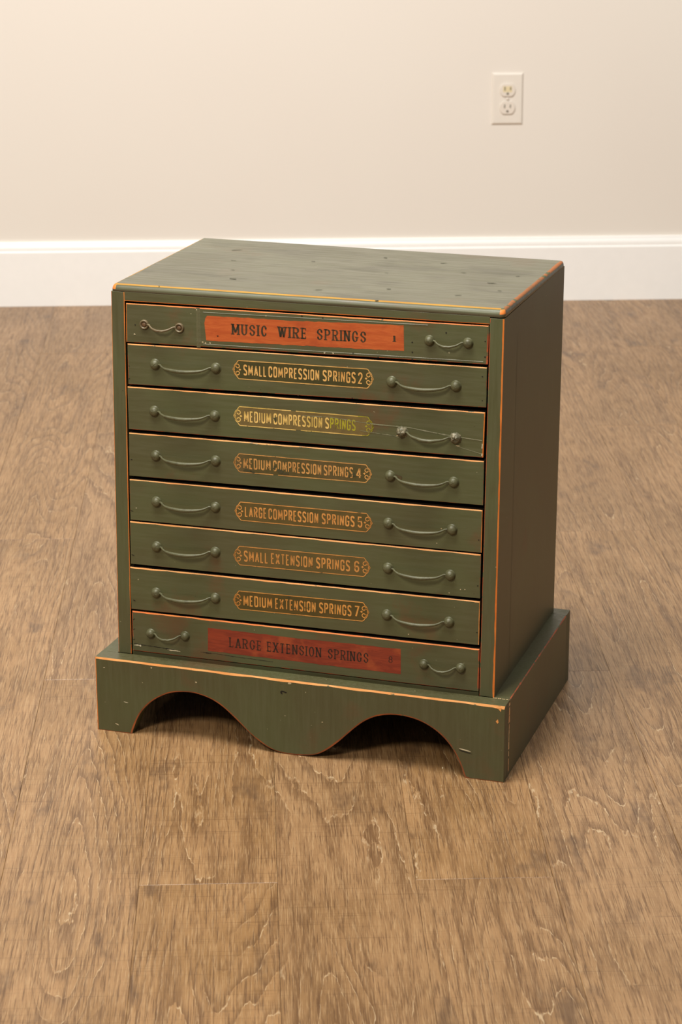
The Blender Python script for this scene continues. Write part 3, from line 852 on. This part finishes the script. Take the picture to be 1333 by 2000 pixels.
def cartouche(dr, k):
    c = [(a / 1000, b / 1000) for a, b in CT[k]]
    tipL, tipR, TL_, TR_, BL_, BR_ = c
    # local frame: x 0..1 between tips, y 0..1 between bottom and top line
    def to2(x, y, end=None):
        tb = (x * (tipR[0] - tipL[0]))
        u = tipL[0] + tb
        fx = (u - TL_[0]) / (TR_[0] - TL_[0])
        zt_ = TL_[1] + (TR_[1] - TL_[1]) * fx; zb_ = BL_[1] + (BR_[1] - BL_[1]) * fx
        return (u, zb_ + (zt_ - zb_) * y)
    Wd = tipR[0] - tipL[0]; Hh = TL_[1] - BL_[1]
    q = Hh / Wd                            # one cartouche height measured along x
    half = [(.30 * q, 1.0), (.24 * q, .93), (.19 * q, .84)] + [(q * (.22 - .19 * math.sin(R(a))), .5 + .34 * math.cos(R(a))) for a in range(10, 171, 16)] + [(.19 * q, .16), (.24 * q, .07), (.33 * q, 0)]
    ring_ = [to2(x, y) for x, y in half] + [to2(1 - x, y) for x, y in reversed(half)]
    mb = MB()
    for t3 in tessellate_polygon([[Vector((a, b, 0)) for a, b in ring_]]): mb.face([Pf(*ring_[i], .00012) for i in t3])
    mb.build('nameplate_ground', PLATE[k], dr, fixn=False)
    mb = MB(); to3 = lambda a, b: Pf(a, b, .00022)
    def tintf(u): return 1 if (k == 3 and u > .300 + .002 * math.sin(u * 900)) else 0
    lw = .00105
    wf = lambda d: lw
    cl = ring_ + [ring_[0]]
    # subdivide the long lines so they can fade and wobble
    fine = []
    for a, b in zip(cl, cl[1:]):
        n_ = max(1, int(math.hypot(b[0] - a[0], b[1] - a[1]) / .006))
        for j in range(n_):
            t = j / n_; fine.append((a[0] + (b[0] - a[0]) * t, a[1] + (b[1] - a[1]) * t + (random.uniform(-.00012, .00012) if n_ > 1 else 0)))
    fine.append(fine[0])
    for a, b in zip(fine, fine[1:]):
        if k == 4 and .2345 < a[0] < .2375 and a[1] < .365: continue
        if k == 3 and .262 < a[0] < .266: continue
        ribbon(mb, [a, b], lambda d: lw * random.uniform(.8, 1.15), to3, 1 if (k == 3 and a[0] > .345) else 0)
    for sgn in (0, 1):
        fx = (lambda x: x) if not sgn else (lambda x: 1 - x)
        mt = 1 if (k == 3 and sgn) else 0
        # outer bracket swelling to the tip
        ribbon(mb, [to2(fx(q * x), y) for x, y in ((.19, .80), (.10, .70), (.045, .60), (.0, .5), (.045, .40), (.10, .30), (.19, .20))],
               lambda d: lw * 1.5, to3, mt)
        ribbon(mb, [to2(fx(q * x), y) for x, y in ((.05, .56), (.03, .5), (.05, .44))], lambda d: lw * 2.0, to3, mt)
        # two scrolls curling inwards
        for s2 in (1, -1):
            pts = []
            for a in range(0, 400, 25):
                rr2 = .145 - .085 * a / 400; t = R(200 - a)
                pts.append(to2(fx(q * (.245 + rr2 * math.cos(t))), .5 + s2 * (.175 + rr2 * math.sin(t) * 1.0)))
            ribbon(mb, pts, lambda d: lw * 1.05, to3, mt)
        d_ = [(.31, .5), (.37, .565), (.455, .5), (.37, .435)]
        mb.face([to3(*to2(fx(q * x), y)) for x, y in d_], mt)
    mb.build('nameplate_border', [GOLD[k], YGREEN], dr, fixn=False)
    # words
    mb = MB()
    for (a, b), wtxt in zip(WD[k], TX[k].split()):
        a, b = a / 1000, b / 1000
        fx = lambda u: (u - TL_[0]) / (TR_[0] - TL_[0])
        zb0 = BL_[1] + (BR_[1] - BL_[1]) * fx(a); zt0 = TL_[1] + (TR_[1] - TL_[1]) * fx(a)
        h = zt0 - zb0; sl = ((BR_[1] - BL_[1]) + (TR_[1] - TL_[1])) / 2 / (TR_[0] - TL_[0])
        word(mb, wtxt, a, b, zb0 + h * .20, zb0 + h * .80, .00026, slope=sl, stroke=.15 if len(wtxt) > 1 else .13,
             fm=(lambda x, ch: 1 if x > .305 else 0) if k == 3 else None)
    mb.build('lettering', [GOLD[k], YGREEN], dr, fixn=False)
    mb = MB()      # chips where lettering has flaked away
    if k == 4:
        for u, z, a, b in ((.2455, .3625, .0042, .0030), (.2375, .3668, .0018, .0026), (.252, .3608, .004, .0018), (.2025, .3598, .0050, .0020), (.3395, .3672, .0026, .0022), (.2085, .3588, .004, .0014), (.334, .3650, .0022, .0010)): blob(mb, (u, z), a, b, Pf, 0, off=.0004, ragged=.4)
    if k == 3:
        for u, z, a, b in ((.2385, .4290, .0016, .0022), (.2395, .4262, .0010, .0012)): blob(mb, (u, z), a, b, Pf, 0, off=.0004)
    if k == 7:
        for u, z, a, b in ((.255, .2015, .002, .0012), (.262, .1875, .0016, .0008)): blob(mb, (u, z), a, b, Pf, 0, off=.0004)
    if mb.f:
        mb.build('flaked_paint', worn('flake_%d' % k, (60, 62, 36), (66, 60, 36), .2), dr, fixn=False)['kind'] = 'stuff'

for k in range(1, 9):
    TLc, TRc, BLc, BRc = [(a / 1000, b / 1000) for a, b in DR[k]]
    mb = MB()
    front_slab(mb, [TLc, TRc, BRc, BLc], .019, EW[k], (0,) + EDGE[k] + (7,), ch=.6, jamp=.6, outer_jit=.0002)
    z0 = min(BLc[1], BRc[1]) + .004; z1 = min(TLc[1], TRc[1]) - .006
    # box behind the front: two sides, bottom, back
    u0, u1 = .0475, .4965
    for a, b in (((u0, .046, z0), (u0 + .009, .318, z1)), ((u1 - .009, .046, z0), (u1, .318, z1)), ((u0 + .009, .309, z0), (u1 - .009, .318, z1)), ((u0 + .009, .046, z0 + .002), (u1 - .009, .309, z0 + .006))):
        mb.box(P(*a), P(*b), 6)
    dr = mb.build('drawer', [GREEN, ORANGE, RED, TAN, DIM, DIM, DARKW, GRIME_SHADE], cab)
    dr['label'] = DLAB[k]
    a, b, c_, d = HD[k]
    st = 'short' if k in (1, 8) else 'long'
    if k == 1:
        make_handle(dr, a, b, st, HANDLE_W, ring=True, label='small bail handle with its posts open to the screws')
        make_handle(dr, c_, d, st)
    elif k == 3:
        make_handle(dr, a, b, st)
        make_handle(dr, c_, d, 'long', HANDLE_R, rough=True, label='bail handle with rough chipped posts')
    else:
        make_handle(dr, a, b, st); make_handle(dr, c_, d, st)
    if k in TX: cartouche(dr, k)

    marks = MB(); chips = MB()
    if k == 1:
        # stripped label window with ragged edges
        prof_t = [(.1485, .5413), (.1500, .5480), (.1523, .5507), (.2, .5517), (.25, .5518), (.3, .5536), (.35, .5552), (.4005, .5566)]
        prof_b = [(.4012, .5256), (.35, .5243), (.3, .5232), (.25, .5220), (.2, .5207), (.1505, .5200)]
        ring_ = []
        pp = prof_t + prof_b
        for i in range(len(pp)):
            a0, b0 = pp[i], pp[(i + 1) % len(pp)]; nn = max(1, int(math.hypot(b0[0] - a0[0], b0[1] - a0[1]) / .005))
            for j in range(nn):
                t = j / nn; u_, z_ = a0[0] + (b0[0] - a0[0]) * t, a0[1] + (b0[1] - a0[1]) * t
                ring_.append((u_, z_ + noise.noise(Vector((u_ * 130, z_ * 130, 2))) * .0009))
        m2 = MB()
        for t3 in tessellate_polygon([[Vector((x, y, 0)) for x, y in ring_]]): m2.face([Pf(*ring_[i], .00012) for i in t3])
        m2.build('label_strip', STRIP1, dr, fixn=False)
        m2 = MB()
        sl = (5450 - 5432) / (3441 - 1840) / 1.0 * .1 * 10 / 10
        for (ua, ub), t_ in zip(((183.9, 229.2), (242.9, 279.6), (292.4, 354.1)), ('MUSIC', 'WIRE', 'SPRINGS')):
            z_ = .5298 + .0024 * (ua - 184) / 160
            word(m2, t_, ua / 1000, ub / 1000, z_, z_ + .0134, .00026, serif=True, slope=.0024 / .160)
        m2.build('lettering', INK1, dr, fixn=False); m2 = MB()
        word(m2, '1', .3868, .3912, .5360, .5436, .00026, serif=True, stroke=.3)
        m2.build('numeral', INK1, dr, fixn=False)
        # relief left by the old label holder: ridge at left and two long scored ridges
        m2 = MB()
        for i in range(20):
            za, zb_ = .5105 + i * .00245, .5105 + (i + 1) * .00245
            wl = .0026 + noise.noise(Vector((za * 300, 0, 0))) * .001; wl2 = .0026 + noise.noise(Vector((zb_ * 300, 0, 0))) * .001
            m2.face([Pf(.1405 - wl, za, 0), Pf(.1405, za, .0006), Pf(.1407, zb_, .0006), Pf(.1405 - wl2, zb_, 0)])
            m2.face([Pf(.1405, za, .0006), Pf(.1405 + wl, za, 0), Pf(.1405 + wl2, zb_, 0), Pf(.1407, zb_, .0006)])
        for (ua, za, ub, zb_) in ((.146, .5150, .498, .5200), (.147, .5545, .430, .5590)):
            n_ = 50
            for i in range(n_):
                A = ua + (ub - ua) * i / n_; B_ = ua + (ub - ua) * (i + 1) / n_; ZA = za + (zb_ - za) * i / n_; ZB = za + (zb_ - za) * (i + 1) / n_
                m2.face([Pf(A, ZA - .0007, 0), Pf(B_, ZB - .0007, 0), Pf(B_, ZB, .0004), Pf(A, ZA, .0004)])
                m2.face([Pf(A, ZA, .0004), Pf(B_, ZB, .0004), Pf(B_, ZB + .0005, 0), Pf(A, ZA + .0005, 0)])
        m2.build('label_ridge', green_paint('green_paint_ridge', base=(96, 94, 64), alt=(86, 82, 56)), dr, fixn=False)
        for u, z in ((.4113, .5370), (.4114, .5249), (.4115, .5162), (.5000, .5445), (.5000, .5261), (.4525, .5514), (.3, .5583), (.338, .5180), (.2735, .5590), (.1655, .5265), (.369, .5155), (.0575, .5325)):
            blob(marks, (u, z), .0010, .0009, Pf, 0, off=.0003)
        for u, z in ((.228, .5560), (.313, .5163), (.302, .5160), (.146, .5175), (.1495, .5165), (.1555, .5172), (.0565, .521), (.139, .5570)):
            blob(chips, (u, z), .0011, .0009, Pf, 0, off=.0003)
    if k == 8:
        pp = [(.1461, .1481), (.2, .1481), (.26, .1478), (.32, .1486), (.4003, .1496), (.4005, .1166), (.32, .1163), (.26, .1170), (.2, .1167), (.1455, .1172)]
        ring_ = []
        for i in range(len(pp)):
            a0, b0 = pp[i], pp[(i + 1) % len(pp)]; nn = max(1, int(math.hypot(b0[0] - a0[0], b0[1] - a0[1]) / .005))
            for j in range(nn):
                t = j / nn; u_, z_ = a0[0] + (b0[0] - a0[0]) * t, a0[1] + (b0[1] - a0[1]) * t
                ring_.append((u_, z_ + noise.noise(Vector((u_ * 110, z_ * 110, 7))) * .0007))
        m2 = MB()
        for t3 in tessellate_polygon([[Vector((x, y, 0)) for x, y in ring_]]): m2.face([Pf(*ring_[i], .00012) for i in t3])
        m2.build('label_strip', STRIP8, dr, fixn=False)
        m2 = MB()
        for (ua, ub), t_ in zip(((174.7, 217.7), (225.4, 296.7), (305.7, 358.5)), ('LARGE', 'EXTENSION', 'SPRINGS')):
            z_ = .1256 + .0006 * (ua - 175) / 180
            word(m2, t_, ua / 1000, ub / 1000, z_, z_ + .0130, .00026, serif=True, slope=.0003 / .180, stroke=.22)
        m2.build('lettering', INK8, dr, fixn=False); m2 = MB()
        word(m2, '8', .3846, .3898, .1300, .1385, .00026, serif=True, stroke=.15)
        m2.build('numeral', INK8, dr, fixn=False)
        # split along the lower edge, worn at the left
        m2 = MB(); n_ = 60
        def crack(pa, n_=40, w_=.0005, tgt=marks, seed=1):
            for i in range(n_):
                t0, t1 = i / n_, (i + 1) / n_
                A = (pa[0] + (pa[2] - pa[0]) * t0, pa[1] + (pa[3] - pa[1]) * t0); B_ = (pa[0] + (pa[2] - pa[0]) * t1, pa[1] + (pa[3] - pa[1]) * t1)
                ja = noise.noise(Vector((A[0] * 80, seed, 0))) * .0012; jb = noise.noise(Vector((B_[0] * 80, seed, 0))) * .0012
                wa = w_ * (.4 + abs(noise.noise(Vector((A[0] * 200, seed, 4)))) * 2)
                tgt.face([Pf(A[0], A[1] + ja - wa, .0003), Pf(B_[0], B_[1] + jb - wa, .0003), Pf(B_[0], B_[1] + jb + wa, .0003), Pf(A[0], A[1] + ja + wa, .0003)])
        crack((.0440, .1150, .1000, .1128), 14); crack((.1350, .1145, .2330, .1125), 26, .00035, seed=3)
        crack((.0900, .1124, .1080, .1115), 6, .0008, chips, 5); crack((.0445, .1128, .0540, .1138), 5, .0009, chips, 6)
        for u, z in ((.0445, .1345), (.0448, .148), (.0445, .1205)): blob(marks, (u, z), .0016, .0005, Pf, .5, off=.0003)
    if k == 2:
        for u, z in ((.048, .4800), (.048, .4640), (.4975, .5020), (.4978, .4730), (.2685, .4605), (.337, .4630)): blob(marks, (u, z), .0009, .0006, Pf, 0, off=.0003)
    if k == 3:
        m2 = MB()
        ln = [(.2729, .4360), (.3121, .4370), (.340, .4345), (.3625, .4331), (.4085, .4326), (.4466, .4282), (.4700, .4262), (.4985, .4244)]
        for j in range(len(ln) - 1):
            a0, b0 = ln[j], ln[j + 1]; nn = int((b0[0] - a0[0]) / .0035) + 1
            for i in range(nn):
                t0, t1 = i / nn, (i + 1) / nn
                ua, za = a0[0] + (b0[0] - a0[0]) * t0, a0[1] + (b0[1] - a0[1]) * t0; ub, zb_ = a0[0] + (b0[0] - a0[0]) * t1, a0[1] + (b0[1] - a0[1]) * t1
                wl = .00045 + abs(noise.noise(Vector((ua * 170, 0, 3)))) * .0008; wl *= .5 if ua < .35 else 1
                m2.face([Pf(ua, za - wl, .0003), Pf(ub, zb_ - wl, .0003), Pf(ub, zb_ + wl, .0003), Pf(ua, za + wl, .0003)])
        for (ua, za, ub, zb_) in ((.347, .4235, .392, .4205), (.466, .4150, .498, .4080), (.380, .4220, .396, .4195)):
            m2.face([Pf(ua, za - .0002, .0003), Pf(ub, zb_ - .0004, .0003), Pf(ub, zb_ + .0004, .0003), Pf(ua, za + .0003, .0003)])
        m2.build('scratch', SCRATCH, dr, fixn=False)
        for u, z, a_, b_ in ((.3945, .4215, .003, .0007), (.4690, .4152, .0025, .0006), (.4988, .417, .0009, .003), (.4985, .407, .0008, .002)): blob(chips, (u, z), a_, b_, Pf, 0, off=.0003)
    if k == 4:
        blob(marks, (.0478, .3600), .0012, .0005, Pf, 0, off=.0003)
        m2 = MB(); m2.face([Pf(.3895, .3735, .0004), Pf(.4000, .3712, .0004), Pf(.3995, .3658, .0004), Pf(.3930, .3680, .0004)]); m2.build('bare_patch', worn('bare_patch_brown', (84, 68, 40), (76, 64, 38), .1), dr, fixn=False)
        for u, z in ((.208, .3958), (.214, .3952), (.2715, .3965)): blob(chips, (u, z), .0022, .0006, Pf, 0, off=.0004)
    if k in (5, 6, 7):
        for i in range(3):
            u = random.choice((random.uniform(.05, .17), random.uniform(.38, .49))); z = DR[k][2][1] / 1000 + random.uniform(.006, .045)
            blob(chips, (u, z), .0008, .0006, Pf, 0, off=.0003)
        blob(marks, (.0460, DR[k][2][1] / 1000 + .012), .0022, .0005, Pf, -.3, off=.0003)
        blob(marks, (.4965, DR[k][3][1] / 1000 + .016), .0009, .0007, Pf, 0, off=.0003)
    if marks.f: o = marks.build('nail_holes', HOLE, dr, fixn=False); o['kind'] = 'stuff'
    if chips.f: o = chips.build('paint_chips', CHIPW, dr, fixn=False); o['kind'] = 'stuff'
